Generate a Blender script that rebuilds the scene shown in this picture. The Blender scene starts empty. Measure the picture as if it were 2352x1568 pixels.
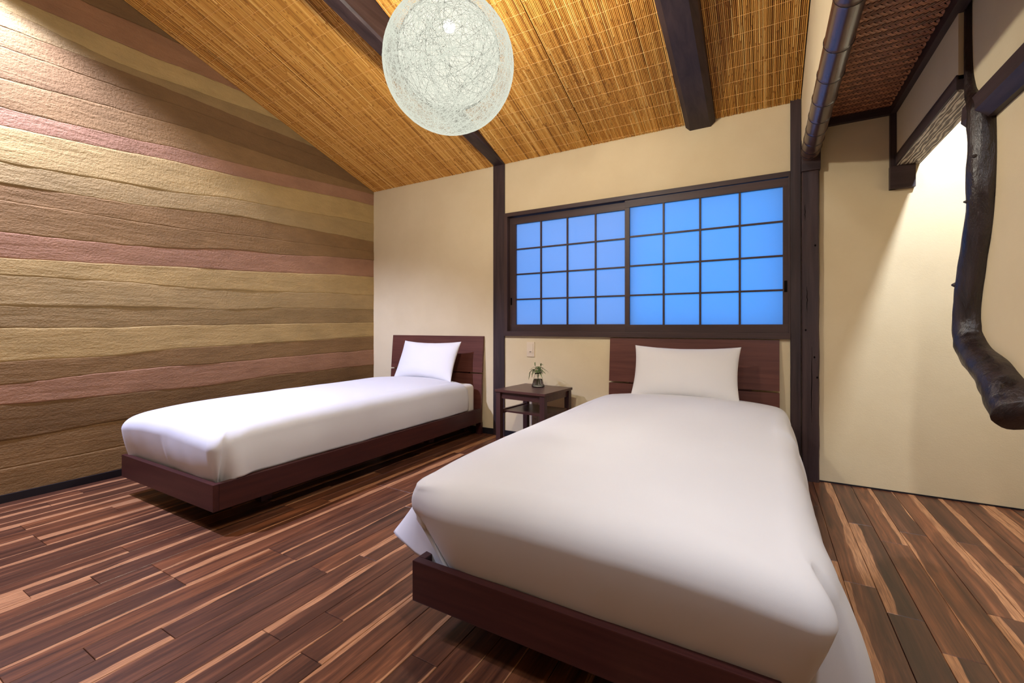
import bpy, bmesh, math, random
from mathutils import Vector, Matrix, noise
random.seed(7)
S = bpy.context.scene
COL = S.collection
PI = math.pi

# ------------------------------------------------------------------ camera
H = 0.92
cam_d = bpy.data.cameras.new('camera')
cam_d.sensor_fit = 'HORIZONTAL'; cam_d.sensor_width = 36.0
cam_d.lens = 36.0 * 1009.0 / 2352.0
cam_d.shift_y = -(784.0 - 750.0) / 2352.0
cam_d.clip_start = 0.02
cam = bpy.data.objects.new('camera', cam_d); COL.objects.link(cam)
cam.location = (0, 0, H); cam.rotation_euler = (PI/2, 0, math.radians(29.849))
S.camera = cam

# ------------------------------------------------------------------ world, lights, exposure
S.view_settings.view_transform = 'Standard'; S.view_settings.look = 'None'
S.view_settings.gamma = 1.0; S.view_settings.use_curve_mapping = False
S.view_settings.exposure = 0.0
S.cycles.max_bounces = 7; S.cycles.diffuse_bounces = 4; S.cycles.glossy_bounces = 3; S.cycles.transparent_max_bounces = 12
S.cycles.adaptive_threshold = 0.03
S.cycles.sample_clamp_indirect = 4.0
w = bpy.data.worlds.new('dusk_sky'); S.world = w; w.use_nodes = True
wn = w.node_tree; bgn = wn.nodes['Background']
tc = wn.nodes.new('ShaderNodeTexCoord'); sx = wn.nodes.new('ShaderNodeSeparateXYZ')
wr = wn.nodes.new('ShaderNodeValToRGB')
wn.links.new(tc.outputs['Generated'], sx.inputs[0]); wn.links.new(sx.outputs['Z'], wr.inputs[0]); wn.links.new(wr.outputs[0], bgn.inputs[0])
wr.color_ramp.elements[0].color = (0.06, 0.36, 1.0, 1); wr.color_ramp.elements[1].color = (0.03, 0.17, 0.75, 1)
bgn.inputs[1].default_value = 1.5

def lamp(name, kind, loc, power, color, size=0.05, target=None, angle=None, blend=0.5):
    d = bpy.data.lights.new(name, kind); d.energy = power; d.color = color
    if kind == 'AREA': d.shape = 'DISK'; d.size = size
    else: d.shadow_soft_size = size
    if kind == 'SPOT': d.spot_size = math.radians(angle); d.spot_blend = blend
    o = bpy.data.objects.new(name, d); COL.objects.link(o); o.location = loc
    if target is not None:
        o.rotation_euler = (Vector(target) - Vector(loc)).to_track_quat('-Z', 'Y').to_euler()
    return o
# spotlight high beside the earthen wall, corridor downlight, bulb in the globe, then added fill lights out of view
lamp('wall_spotlight', 'SPOT', (-3.16, 0.30, 2.85), 520, (0.65, 0.71, 1.08), 0.035, (-3.34, 1.25, 0.0), 98, 0.5)
lamp('corridor_downlight', 'SPOT', (0.875, 2.30, 2.33), 135, (0.76, 0.84, 1.0), 0.035, (0.80, 2.75, 0.6), 165, 0.3)
lamp('globe_bulb', 'POINT', (-1.15, 1.473, 2.110), 720, (1.0, 0.93, 0.80), 0.045)
lamp('floor_fill_light', 'SPOT', (0.44, 0.45, 2.10), 66, (0.92, 0.93, 1.0), 0.05, (0.62, 1.75, 0.0), 92, 0.7)  # unseen fill, added to brighten the floor on the right
lamp('rear_fill_light', 'AREA', (-2.2, -0.15, 2.95), 12, (0.88, 0.92, 1.02), 0.3, (-2.0, 0.6, 0.3))  # added soft fill from behind the viewer, no fixture modelled
lamp('rear_fill_light', 'AREA', (-0.45, -0.15, 2.95), 12, (0.88, 0.92, 1.02), 0.3, (-0.3, 0.9, 0.6))  # second added fill of the pair, towards the foreground bed

# ------------------------------------------------------------------ helpers
def tag(o, label=None, cat=None, group=None, kind=None):
    if label: o['label'] = label
    if cat: o['category'] = cat
    if group: o['group'] = group
    if kind: o['kind'] = kind
    return o
def empty(name, loc=(0,0,0), rz=0.0):
    o = bpy.data.objects.new(name, None); COL.objects.link(o); o.location = loc; o.rotation_euler = (0,0,rz)
    o.empty_display_size = 0.05
    return o
def mesh(name, verts, faces, mat=None, parent=None, smooth=False, cols=None):
    m = bpy.data.meshes.new(name); m.from_pydata([tuple(v) for v in verts], [], faces)
    if mat: m.materials.append(mat)
    if smooth: m.polygons.foreach_set('use_smooth', [True]*len(m.polygons))
    if cols is not None:
        a = m.color_attributes.new('tone', 'FLOAT_COLOR', 'POINT')
        flat = []
        for c in cols: flat += [c[0], c[1], c[2], 1.0]
        a.data.foreach_set('color', flat)
    m.update()
    o = bpy.data.objects.new(name, m); COL.objects.link(o)
    if parent: o.parent = parent
    return o
def from_bm(name, bm, mat=None, parent=None, smooth=False):
    m = bpy.data.meshes.new(name); bm.normal_update(); bm.to_mesh(m); bm.free()
    if mat: m.materials.append(mat)
    if smooth: m.polygons.foreach_set('use_smooth', [True]*len(m.polygons))
    o = bpy.data.objects.new(name, m); COL.objects.link(o)
    if parent: o.parent = parent
    return o
def bbox(bm, x0, x1, y0, y1, z0, z1, bev=0.0, M=None):
    t = bmesh.new()
    vs = [t.verts.new(((x1 if i & 1 else x0), (y1 if i & 2 else y0), (z1 if i & 4 else z0))) for i in range(8)]
    for f in ((0,2,3,1),(4,5,7,6),(0,1,5,4),(2,6,7,3),(0,4,6,2),(1,3,7,5)):
        t.faces.new([vs[i] for i in f])
    if bev > 0:
        bmesh.ops.bevel(t, geom=list(t.edges), offset=bev, segments=2, affect='EDGES', profile=0.7)
    if M is not None: bmesh.ops.transform(t, matrix=M, verts=t.verts)
    me = bpy.data.meshes.new('tmp'); t.to_mesh(me); t.free(); bm.from_mesh(me); bpy.data.meshes.remove(me)
def box(name, x0, x1, y0, y1, z0, z1, mat, parent=None, bev=0.0, M=None):
    bm = bmesh.new(); bbox(bm, x0, x1, y0, y1, z0, z1, bev, M)
    return from_bm(name, bm, mat, parent)
def tube_data(path, radii, n=8, cap=True, squash=None, wob=0.0, seed=0.0):
    P = [Vector(p) for p in path]; V = []; F = []
    up = Vector((0,0,1)); prev = None
    for i, p in enumerate(P):
        d = (P[min(i+1, len(P)-1)] - P[max(i-1, 0)]).normalized()
        if prev is None:
            a = d.orthogonal().normalized()
        else:
            a = (prev - d*prev.dot(d)).normalized()
        prev = a; b = d.cross(a)
        r = radii[i] if hasattr(radii, '__len__') else radii
        for k in range(n):
            t = 2*PI*k/n
            rr = r
            if wob: rr = r*(1 + wob*noise.noise(Vector((math.cos(t)*1.5+seed, math.sin(t)*1.5, i*0.35))))
            V.append(p + a*math.cos(t)*rr + b*math.sin(t)*rr)
        if i:
            o0 = (i-1)*n; o1 = i*n
            for k in range(n): F.append((o0+k, o0+(k+1)%n, o1+(k+1)%n, o1+k))
    if cap:
        F.append(tuple(range(n))[::-1]); F.append(tuple((len(P)-1)*n+k for k in range(n)))
    return V, F
def tube(name, path, radii, mat, parent=None, n=8, **k):
    V, F = tube_data(path, radii, n, **k); return mesh(name, V, F, mat, parent, True)
def lathe(name, prof, mat, parent=None, n=32, loc=(0,0,0)):
    V = []; F = []
    for r, z in prof:
        for k in range(n): V.append((loc[0]+r*math.cos(2*PI*k/n), loc[1]+r*math.sin(2*PI*k/n), loc[2]+z))
    for i in range(len(prof)-1):
        for k in range(n): F.append((i*n+k, i*n+(k+1)%n, (i+1)*n+(k+1)%n, (i+1)*n+k))
    return mesh(name, V, F, mat, parent, True)

# ------------------------------------------------------------------ materials
def srgb(r, g, b):
    f = lambda c: (c/255/12.92 if c/255 <= 0.04045 else ((c/255+0.055)/1.055)**2.4)
    return (f(r), f(g), f(b), 1)
class Mat:
    def __init__(s, name, color=(0.5,0.5,0.5,1), rough=0.6, spec=0.5, **kw):
        s.m = bpy.data.materials.new(name); s.m.use_nodes = True; s.t = s.m.node_tree
        s.b = s.t.nodes['Principled BSDF']; s.b.inputs['Base Color'].default_value = color
        s.b.inputs['Roughness'].default_value = rough; s.b.inputs['Specular IOR Level'].default_value = spec
        for k, v in kw.items(): s.b.inputs[k].default_value = v
    def n(s, kind, **kw):
        x = s.t.nodes.new('ShaderNode'+kind)
        for k, v in kw.items():
            if k in x.inputs: x.inputs[k].default_value = v
            else: setattr(x, k, v)
        return x
    def l(s, a, b): s.t.links.new(a, b)
    def coord(s, scale=(1,1,1), which='Object', rot=(0,0,0)):
        c = s.n('TexCoord'); mp = s.n('Mapping'); mp.inputs['Scale'].default_value = scale; mp.inputs['Rotation'].default_value = rot
        s.l(c.outputs[which], mp.inputs[0]); return mp.outputs[0]
    def noise(s, vec, scale, detail=3, rough=0.5, dist=0.0):
        x = s.n('TexNoise'); x.inputs['Scale'].default_value = scale; x.inputs['Detail'].default_value = detail
        x.inputs['Roughness'].default_value = rough; x.inputs['Distortion'].default_value = dist
        if vec is not None: s.l(vec, x.inputs['Vector'])
        return x.outputs['Fac']
    def ramp(s, fac, stops):
        r = s.n('ValToRGB'); e = r.color_ramp.elements
        while len(e) < len(stops): e.new(0.5)
        for i, (p, c) in enumerate(stops): e[i].position = p; e[i].color = c if len(c) == 4 else (*c, 1)
        s.l(fac, r.inputs[0]); return r.outputs[0]
    def mix(s, fac, a, b, mode='MIX'):
        x = s.n('Mix'); x.data_type = 'RGBA'; x.blend_type = mode
        for sock, v in ((x.inputs[0], fac), (x.inputs[6], a), (x.inputs[7], b)):
            if hasattr(v, 'links'): s.l(v, sock)
            else: sock.default_value = v
        return x.outputs[2]
    def math(s, op, a, b=0.0):
        x = s.n('Math', operation=op)
        for i, v in enumerate((a, b)):
            if hasattr(v, 'links'): s.l(v, x.inputs[i])
            else: x.inputs[i].default_value = v
        return x.outputs[0]
    def bump(s, h, strength=0.5, dist=0.002, normal=None):
        x = s.n('Bump'); x.inputs['Strength'].default_value = strength; x.inputs['Distance'].default_value = dist
        s.l(h, x.inputs['Height'])
        if normal is not None: s.l(normal, x.inputs['Normal'])
        s.l(x.outputs[0], s.b.inputs['Normal']); return x.outputs[0]
    def col(s, c): s.l(c, s.b.inputs['Base Color'])

def plaster(name, c, c2):
    M = Mat(name, c, 0.9, 0.15); v = M.coord()
    M.col(M.ramp(M.noise(v, 3.0, 5, 0.6), [(0.3, c), (0.7, c2)]))
    h = M.math('ADD', M.noise(v, 180, 3), M.math('MULTIPLY', M.noise(v, 30, 3), 0.8))
    M.bump(h, 0.35, 0.0012); return M.m
CREAM = plaster('cream_plaster', srgb(220, 203, 167), srgb(214, 196, 159))
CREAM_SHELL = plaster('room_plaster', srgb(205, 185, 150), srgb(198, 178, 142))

def timber(name, c1, c2, rough=0.45, axis=2, bs=0.5, scale=1.0):
    M = Mat(name, c1, rough, 0.4)
    sc = [26*scale]*3; sc[axis] = 1.6*scale
    v = M.coord(tuple(sc)); g = M.noise(v, 1.0, 5, 0.62, 0.4)
    M.col(M.ramp(g, [(0.3, c1), (0.68, c2)]))
    v2 = M.coord((1, 1, 1)); h = M.math('ADD', g, M.math('MULTIPLY', M.noise(v2, 9, 4), 0.8))
    M.bump(h, bs, 0.0025); return M.m
D1, D2 = srgb(36, 25, 27), srgb(66, 50, 50)
TIM_X = timber('dark_timber_across', D1, D2, 0.5, 0)
TIM_Y = timber('dark_timber_lengthwise', D1, D2, 0.5, 1)
TIM_Z = timber('dark_timber_upright', D1, D2, 0.5, 2)
HEWN = timber('hewn_beam_timber', srgb(40, 29, 32), srgb(62, 47, 47), 0.58, 1, 0.9)
OLDPOST = timber('old_post_timber', srgb(46, 34, 37), srgb(72, 55, 55), 0.5, 2, 1.0)
SASH = timber('window_sash_wood', srgb(52, 37, 36), srgb(72, 52, 48), 0.5, 0, 0.25)
SASHZ = timber('window_stile_wood', srgb(52, 37, 36), srgb(72, 52, 48), 0.5, 2, 0.25)
BED = timber('bed_wood', srgb(56, 25, 25), srgb(72, 36, 33), 0.38, 0, 0.15, 1.6)
BEDY = timber('bed_rail_wood', srgb(56, 26, 25), srgb(72, 35, 31), 0.38, 1, 0.15, 1.6)
HEADB = timber('headboard_veneer', srgb(80, 43, 35), srgb(100, 57, 47), 0.42, 0, 0.1, 1.6)
TABLE = timber('table_wood', srgb(62, 36, 34), srgb(84, 52, 46), 0.33, 0, 0.15, 1.4)
TABLEZ = timber('table_leg_wood', srgb(56, 34, 34), srgb(76, 48, 44), 0.4, 2, 0.15, 1.4)
BASEB = Mat('black_baseboard', srgb(24, 20, 26), 0.5, 0.4).m
DARKV = Mat('dark_gap', srgb(14, 9, 8), 0.9, 0.1).m

def make_log():
    M = Mat('polished_log_bark', srgb(40, 28, 27), 0.33, 0.55)
    v = M.coord((1, 1, 0.25)); a = M.noise(v, 22, 6, 0.65, 0.6)
    M.col(M.ramp(a, [(0.3, srgb(18, 12, 12)), (0.7, srgb(46, 31, 29))]))
    v2 = M.coord((1, 1, 0.5)); h = M.math('ADD', M.noise(v2, 38, 5, 0.6), M.math('MULTIPLY', a, 1.4))
    M.bump(h, 0.8, 0.006)
    M.l(M.ramp(a, [(0.3, (0.25,)*3), (0.7, (0.5,)*3)]), M.b.inputs['Roughness']); return M.m
LOG = make_log()
def make_header():
    M = Mat('carved_grain_wood', srgb(120, 104, 92), 0.6, 0.3)
    v = M.coord((9, 1.3, 9)); wv = M.n('TexWave'); wv.wave_type = 'RINGS'; wv.rings_direction = 'Y'
    wv.inputs['Scale'].default_value = 6.5; wv.inputs['Distortion'].default_value = 7.0; wv.inputs['Detail'].default_value = 1.5; wv.inputs['Detail Scale'].default_value = 0.9
    M.l(v, wv.inputs['Vector'])
    M.col(M.ramp(wv.outputs['Fac'], [(0.25, srgb(84, 68, 60)), (0.5, srgb(128, 112, 98)), (0.8, srgb(190, 178, 160))]))
    M.bump(wv.outputs['Fac'], 0.6, 0.003); return M.m
GRAIN = make_header()

def make_floor():
    M = Mat('plank_wood', (0.2,0.1,0.05,1), 0.34, 0.45)
    oi = M.n('ObjectInfo'); rnd = oi.outputs['Random']
    c = M.n('TexCoord'); sep = M.n('SeparateXYZ'); M.l(c.outputs['Object'], sep.inputs[0])
    off = M.n('CombineXYZ'); M.l(M.math('MULTIPLY', rnd, 37.0), off.inputs[0]); M.l(M.math('MULTIPLY', rnd, 91.0), off.inputs[1])
    ad = M.n('VectorMath', operation='ADD'); M.l(c.outputs['Object'], ad.inputs[0]); M.l(off.outputs[0], ad.inputs[1])
    mp = M.n('Mapping'); mp.inputs['Scale'].default_value = (34, 2.0, 1); M.l(ad.outputs[0], mp.inputs[0])
    g1 = M.noise(mp.outputs[0], 1.0, 4, 0.6, 0.9)
    mp2 = M.n('Mapping'); mp2.inputs['Scale'].default_value = (260, 9, 1); M.l(ad.outputs[0], mp2.inputs[0])
    g2 = M.noise(mp2.outputs[0], 1.0, 3, 0.6)
    heart = M.ramp(g1, [(0.28, srgb(54, 31, 21)), (0.45, srgb(88, 54, 37)), (0.6, srgb(112, 71, 48)), (0.76, srgb(148, 98, 68))])
    # plank to plank tone
    r2 = M.math('FRACT', M.math('MULTIPLY', rnd, 17.31))
    tone = M.ramp(r2, [(0.0, (0.66,0.60,0.62)), (0.35, (0.88,0.82,0.82)), (0.7, (1.08,0.98,0.92)), (1.0, (1.3,1.12,0.9))])
    heart = M.mix(1.0, heart, tone, 'MULTIPLY')
    # pale sapwood along one edge with a wavering border
    r3 = M.math('FRACT', M.math('MULTIPLY', rnd, 53.7)); sg = M.math('SIGN', M.math('SUBTRACT', r3, 0.42))
    ex = M.math('MULTIPLY', sep.outputs[0], sg)
    mp3 = M.n('Mapping'); mp3.inputs['Scale'].default_value = (2, 2.2, 1); M.l(ad.outputs[0], mp3.inputs[0])
    wv = M.noise(mp3.outputs[0], 1.0, 3, 0.5)
    r4 = M.math('FRACT', M.math('MULTIPLY', rnd, 139.3))
    ex = M.math('ADD', ex, M.math('MULTIPLY', M.math('SUBTRACT', wv, 0.5), 0.05))
    thr = M.math('ADD', M.math('MULTIPLY', r4, 0.036), 0.012)
    sap = M.math('MULTIPLY', M.math('SUBTRACT', ex, thr), 420.0); sap = M.n('Clamp') and M.ramp(sap, [(0.0, (0,0,0)), (1.0, (1,1,1))])
    sapc = M.ramp(g2, [(0.3, srgb(158, 104, 70)), (0.7, srgb(196, 142, 98))])
    col = M.mix(sap, heart, sapc)
    col = M.mix(M.math('MULTIPLY', M.ramp(g2, [(0.35, (1,1,1)), (0.6, (0,0,0))]), 0.35), col, (0.03,0.015,0.01,1))
    M.col(col); M.bump(g2, 0.12, 0.0008); return M.m
PLANK = make_floor()

def make_reed():
    M = Mat('split_reed', srgb(190, 126, 56), 0.55, 0.35)
    a = M.n('Attribute', attribute_name='tone'); sep = M.n('SeparateColor'); M.l(a.outputs['Color'], sep.inputs[0])
    v = M.coord((300, 14, 14)); g = M.noise(v, 1.0, 3)
    f = M.math('ADD', M.math('MULTIPLY', sep.outputs[0], 0.85), M.math('MULTIPLY', g, 0.2))
    M.col(M.ramp(f, [(0.05, srgb(134, 84, 34)), (0.3, srgb(194, 134, 58)), (0.62, srgb(220, 164, 80)), (0.95, srgb(246, 204, 124))]))
    return M.m
REED = make_reed()
STRING = Mat('reed_tie_twine', srgb(244, 196, 126), 0.7, 0.2).m
def make_weave():
    M = Mat('smoked_cane', srgb(84, 50, 34), 0.36, 0.5)
    a = M.n('Attribute', attribute_name='tone'); sep = M.n('SeparateColor'); M.l(a.outputs['Color'], sep.inputs[0])
    M.col(M.ramp(sep.outputs[0], [(0.0, srgb(100, 60, 44)), (0.5, srgb(150, 96, 70)), (1.0, srgb(196, 136, 98))])); return M.m
WEAVE = make_weave()
def make_bamboo():
    M = Mat('smoked_bamboo', srgb(78, 54, 46), 0.27, 0.6)
    v = M.coord((30, 1.2, 30)); g = M.noise(v, 1.0, 4, 0.6)
    M.col(M.ramp(g, [(0.3, srgb(54, 38, 38)), (0.7, srgb(98, 68, 54))])); M.bump(g, 0.15, 0.001); return M.m
BAMBOO = make_bamboo()
BAMBOO_N = Mat('bamboo_joint', srgb(28, 20, 20), 0.35, 0.5).m

def linen(name, c):
    M = Mat(name, c, 0.85, 0.15); v = M.coord()
    M.b.inputs['Sheen Weight'].default_value = 0.15
    h = M.math('ADD', M.math('MULTIPLY', M.noise(v, 900, 2), 0.12), M.math('MULTIPLY', M.noise(v, 4.5, 2), 2.2))
    M.bump(h, 0.35, 0.0030); return M.m
SHEET = linen('white_duvet_cotton', srgb(217, 217, 221)); PILLOWC = linen('white_pillow_cotton', srgb(222, 220, 219))
MATT = linen('white_fitted_sheet', srgb(220, 214, 204))

def strata(i, c):
    M = Mat('earth_layer_%d' % i, c, 0.85, 0.25); v = M.coord((1, 1, 2.2))
    lo = tuple(x*0.86 for x in c[:3]) + (1,); hi = tuple(min(1, x*1.14) for x in c[:3]) + (1,)
    M.col(M.ramp(M.noise(v, 4.0, 6, 0.65), [(0.3, lo), (0.7, hi)]))
    v2 = M.coord((1, 1, 1.4)); v3 = M.coord((1, 0.35, 2.4))
    h = M.math('ADD', M.noise(v2, 75, 4, 0.6), M.math('MULTIPLY', M.noise(v3, 14, 4, 0.6), 1.6))
    M.bump(h, 0.85, 0.0052); return M.m

def make_pane(name, dif):
    M = bpy.data.materials.new(name); M.use_nodes = True; t = M.node_tree; t.nodes.clear()
    out = t.nodes.new('ShaderNodeOutputMaterial'); tr = t.nodes.new('ShaderNodeBsdfTranslucent'); df = t.nodes.new('ShaderNodeBsdfDiffuse')
    gl = t.nodes.new('ShaderNodeBsdfGlossy'); m1 = t.nodes.new('ShaderNodeMixShader'); m2 = t.nodes.new('ShaderNodeMixShader')
    tr.inputs[0].default_value = (0.95, 0.95, 0.98, 1); df.inputs[0].default_value = (0.42, 0.42, 0.5, 1)
    gl.inputs['Roughness'].default_value = 0.55; m1.inputs[0].default_value = dif; m2.inputs[0].default_value = 0.02
    t.links.new(tr.outputs[0], m1.inputs[1]); t.links.new(df.outputs[0], m1.inputs[2])
    t.links.new(m1.outputs[0], m2.inputs[1]); t.links.new(gl.outputs[0], m2.inputs[2]); t.links.new(m2.outputs[0], out.inputs[0])
    return M
PANE_R = make_pane('frosted_pane', 0.18); PANE_L = make_pane('frosted_double_pane', 0.36)

def glass(name, rough=0.0, tint=(1,1,1,1)):
    M = Mat(name, tint, rough, 0.5); M.b.inputs['Transmission Weight'].default_value = 1.0; M.b.inputs['IOR'].default_value = 1.4; return M.m
GLASS = glass('clear_glass'); WATER = glass('vase_water', 0.0, (0.93, 0.97, 0.95, 1))
def make_leaf():
    M = Mat('leaf_green', srgb(62, 92, 38), 0.45, 0.4); v = M.coord()
    M.col(M.ramp(M.noise(v, 40, 3), [(0.3, srgb(44, 70, 30)), (0.7, srgb(112, 138, 62))])); return M.m
LEAF = make_leaf(); STEM = Mat('stem_green', srgb(86, 108, 52), 0.5, 0.4).m
PLATE = Mat('switch_plastic', srgb(218, 200, 172), 0.4, 0.4).m; PLATE_G = Mat('outlet_plastic', srgb(198, 182, 168), 0.4, 0.4).m
CORD = Mat('pendant_cord', srgb(210, 205, 195), 0.6, 0.3).m

# ------------------------------------------------------------------ dimensions of the room
XL, XP, XR = -3.45, 0.195, 1.75          # earthen wall, ceiling edge, corridor wall
YB, YF = 3.18, -1.9
SL = 0.326
cz = lambda y: 2.29 + SL*(YB - y)

# ------------------------------------------------------------------ floor
floor = box('floor', XL-0.15, XR+0.1, YF-0.1, YB+0.14, -0.10, -0.014, DARKV); tag(floor, kind='structure')
PW = 0.0925
plank_meshes = {}
def plank_mesh(L):
    if L not in plank_meshes:
        bm = bmesh.new(); bbox(bm, -PW/2+0.0007, PW/2-0.0007, 0.0007, L-0.0007, -0.014, 0.0)
        top = [e for e in bm.edges if all(v.co.z > -0.001 for v in e.verts)]
        bmesh.ops.bevel(bm, geom=top, offset=0.0011, segments=1, affect='EDGES')
        me = bpy.data.meshes.new('plank'); bm.to_mesh(me); bm.free(); me.materials.append(PLANK); plank_meshes[L] = me
    return plank_meshes[L]
rf = random.Random(21)
nrow = 0; planks = []
x = XL + PW/2
while x < 1.30:
    # rows start where the view reaches them (nearer the wall on the far left)
    y_near = 0.45 if x > -1.9 else 0.45 + 0.22*((-1.9-x)/1.5)
    if x > 0.5: y_near = 1.25
    y = YB - 0.0
    L = rf.choice([0.45, 0.6, 0.75, 0.9])
    while y > y_near:
        L = rf.choice([0.6, 0.75, 0.9, 1.05, 1.2])
        if y == YB and rf.random() < 0.6: L = rf.choice([0.45, 0.6, 0.75])
        planks.append((x, y - L, L)); y -= L
    x += PW
for (px, py, L) in planks:
    o = bpy.data.objects.new('plank', plank_mesh(L)); COL.objects.link(o); o.location = (px, py, 0); o.parent = floor
print('PLANKS', len(planks))
# rows and remainders outside the view
rest = bmesh.new()
ends = {}
for (px, py, L) in planks: ends[round(px, 4)] = min(ends.get(round(px, 4), 9), py)
for px, e in ends.items():
    if e > YF: bbox(rest, px-PW/2+0.0007, px+PW/2-0.0007, YF, e-0.0007, -0.014, 0.0)
xx = max(ends) + PW
while xx < XR:
    bbox(rest, xx-PW/2+0.0007, xx+PW/2-0.0007, YF, YB, -0.014, 0.0); xx += PW
o = from_bm('floorboards', rest, PLANK, floor); tag(o, kind='stuff')

# ------------------------------------------------------------------ walls
WX0, WX1, WZ0, WZ1 = -1.892, 0.139, 0.843, 1.868      # window opening
bm = bmesh.new()
bbox(bm, XL-0.12, WX0, YB, YB+0.12, 0, 2.62); bbox(bm, WX1, XR+0.1, YB, YB+0.12, 0, 2.62)
bbox(bm, WX0, WX1, YB, YB+0.12, 0, WZ0); bbox(bm, WX0, WX1, YB, YB+0.12, WZ1, 2.62)
tag(from_bm('wall_back', bm, CREAM), kind='structure')
tag(box('wall_front', XL-0.12, XR+0.1, YF-0.12, YF, 0, 3.7, CREAM_SHELL), kind='structure')
tag(box('wall_right', XR, XR+0.12, YF, YB, 0, 2.62, CREAM_SHELL), kind='structure')
wl = box('wall_left', XL-0.14, XL-0.012, YF-0.1, YB+0.12, 0, 3.7, CREAM_SHELL); tag(wl, kind='structure')

# earthen layers: boundary curves (y, z) from top to floor
B = [
 [( -1.9,3.7),(3.3,3.7)],
 [( -1.9,2.80),(0.97,2.819),(1.34,2.846),(2.0,2.86),(3.2,2.86)],
 [( -1.9,2.66),(0.73,2.666),(1.04,2.666),(1.85,2.708),(3.2,2.74)],
 [( -1.9,2.57),(0.66,2.585),(1.13,2.545),(2.2,2.611),(3.2,2.62)],
 [( -1.9,2.48),(0.66,2.490),(1.36,2.505),(2.58,2.506),(3.2,2.51)],
 [( -1.9,2.37),(0.66,2.382),(1.08,2.393),(1.51,2.426),(2.66,2.440),(3.2,2.44)],
 [( -1.9,2.20),(0.66,2.216),(1.13,2.26),(1.51,2.292),(3.2,2.309)],
 [( -1.9,2.05),(0.66,2.065),(1.16,2.096),(1.51,2.133),(3.2,2.262)],
 [( -1.9,1.98),(0.66,1.969),(1.09,2.0),(1.51,2.04),(3.2,2.154)],
 [( -1.9,1.76),(0.66,1.779),(1.3,1.816),(1.94,1.887),(3.2,1.969)],
 [( -1.9,1.67),(0.66,1.67),(1.2,1.693),(1.94,1.762),(3.2,1.785)],
 [( -1.9,1.57),(0.66,1.58),(1.18,1.586),(1.51,1.59),(1.9,1.62),(3.2,1.681)],
 [( -1.9,1.40),(0.66,1.414),(1.2,1.431),(1.94,1.503),(3.2,1.600)],
 [( -1.9,1.27),(0.66,1.278),(1.21,1.307),(1.51,1.331),(3.2,1.424)],
 [( -1.9,1.19),(0.66,1.194),(1.24,1.197),(1.64,1.191),(3.2,1.239)],
 [( -1.9,1.03),(0.66,1.033),(1.39,1.05),(1.7,1.043),(2.21,1.075),(3.2,1.093)],
 [( -1.9,0.90),(0.66,0.913),(1.05,0.912),(1.45,0.929),(3.2,0.964)],
 [( -1.9,0.73),(0.66,0.736),(1.08,0.741),(1.49,0.774),(2.29,0.795),(3.2,0.823)],
 [( -1.9,0.60),(0.66,0.614),(1.05,0.644),(1.54,0.657),(3.2,0.685)],
 [( -1.9,0.51),(0.66,0.514),(1.05,0.503),(1.59,0.5),(2.21,0.524),(3.2,0.535)],
 [( -1.9,0.32),(0.66,0.324),(1.13,0.34),(2.0,0.36),(3.2,0.35)],
 [( -1.9,0.17),(0.66,0.177),(1.16,0.177),(3.2,0.20)],
 [( -1.9,0.0),(3.2,0.0)]]
def curve(pts, y):
    if y <= pts[0][0]: return pts[0][1]
    for (a, za), (b, zb) in zip(pts, pts[1:]):
        if y <= b:
            t = (y-a)/(b-a); t = t*t*(3-2*t)*0.6 + t*0.4; return za + (zb-za)*t
    return pts[-1][1]
BR_D, BR_P, BR_M = srgb(114, 86, 54), srgb(142, 103, 72), srgb(130, 100, 64)
YE, YG, OL, PK = srgb(168, 141, 92), srgb(156, 131, 88), srgb(138, 113, 74), srgb(150, 111, 84)
cols = [BR_D, BR_P, YE, YG, OL, BR_D, BR_M, PK, YE, YG, BR_M, OL, PK, YE, YG, OL, YE, BR_M, PK, BR_D, BR_M, BR_D]
cols = [BR_D, BR_P, YE, OL, BR_D, BR_D, BR_M, PK, YE, YG, BR_M, BR_M, PK, YE, YG, OL, YE, BR_M, PK, BR_D, BR_M, BR_M]
ys = [YF + (YB - YF)*i/220 for i in range(221)]
for i in range(len(B)-1):
    top, bot = B[i], B[i+1]
    dep = 0.4*[0.000, 0.004, 0.0015, 0.0055, 0.003][i % 5] + 0.0005*(i % 2)
    V = []; F = []; NR = 9
    for y in ys:
        jt = 0.006*noise.noise(Vector((y*3.1, i*5.7, 0))) + 0.003*noise.noise(Vector((y*13, i*5.7, 3)))+0.0015*noise.noise(Vector((y*45, i*5.7, 3)))
        jb = 0.006*noise.noise(Vector((y*3.1, (i+1)*5.7, 0))) + 0.003*noise.noise(Vector((y*13, (i+1)*5.7, 3)))+0.0015*noise.noise(Vector((y*45, (i+1)*5.7, 3)))
        zt = curve(top, y) + (jt if i else 0); zb = curve(bot, y) + (jb if i < len(B)-2 else 0)
        zt = min(zt, 3.7)
        V.append((XL-0.014, y, zt))
        for r in range(NR):
            t = (0, 0.015, 0.06, 0.28, 0.5, 0.72, 0.94, 0.985, 1)[r]; z = zt + (zb-zt)*t
            lip = -0.0028 if r in (0, NR-1) else 0
            nz = 0.0035*noise.noise(Vector((y*2.2, z*6, i*3.3))) + 0.0012*noise.noise(Vector((y*9, z*22, i)))
            V.append((XL + dep + nz + lip, y, z - (0.0012 if r == NR-1 else 0)))
        V.append((XL-0.014, y, zb))
    R = NR + 2
    for a in range(len(ys)-1):
        for r in range(R-1):
            F.append((a*R+r, a*R+r+1, (a+1)*R+r+1, (a+1)*R+r))
    o = mesh('plaster_layer', V, F, strata(i, cols[i]), wl, True)
    mod = None

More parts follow.
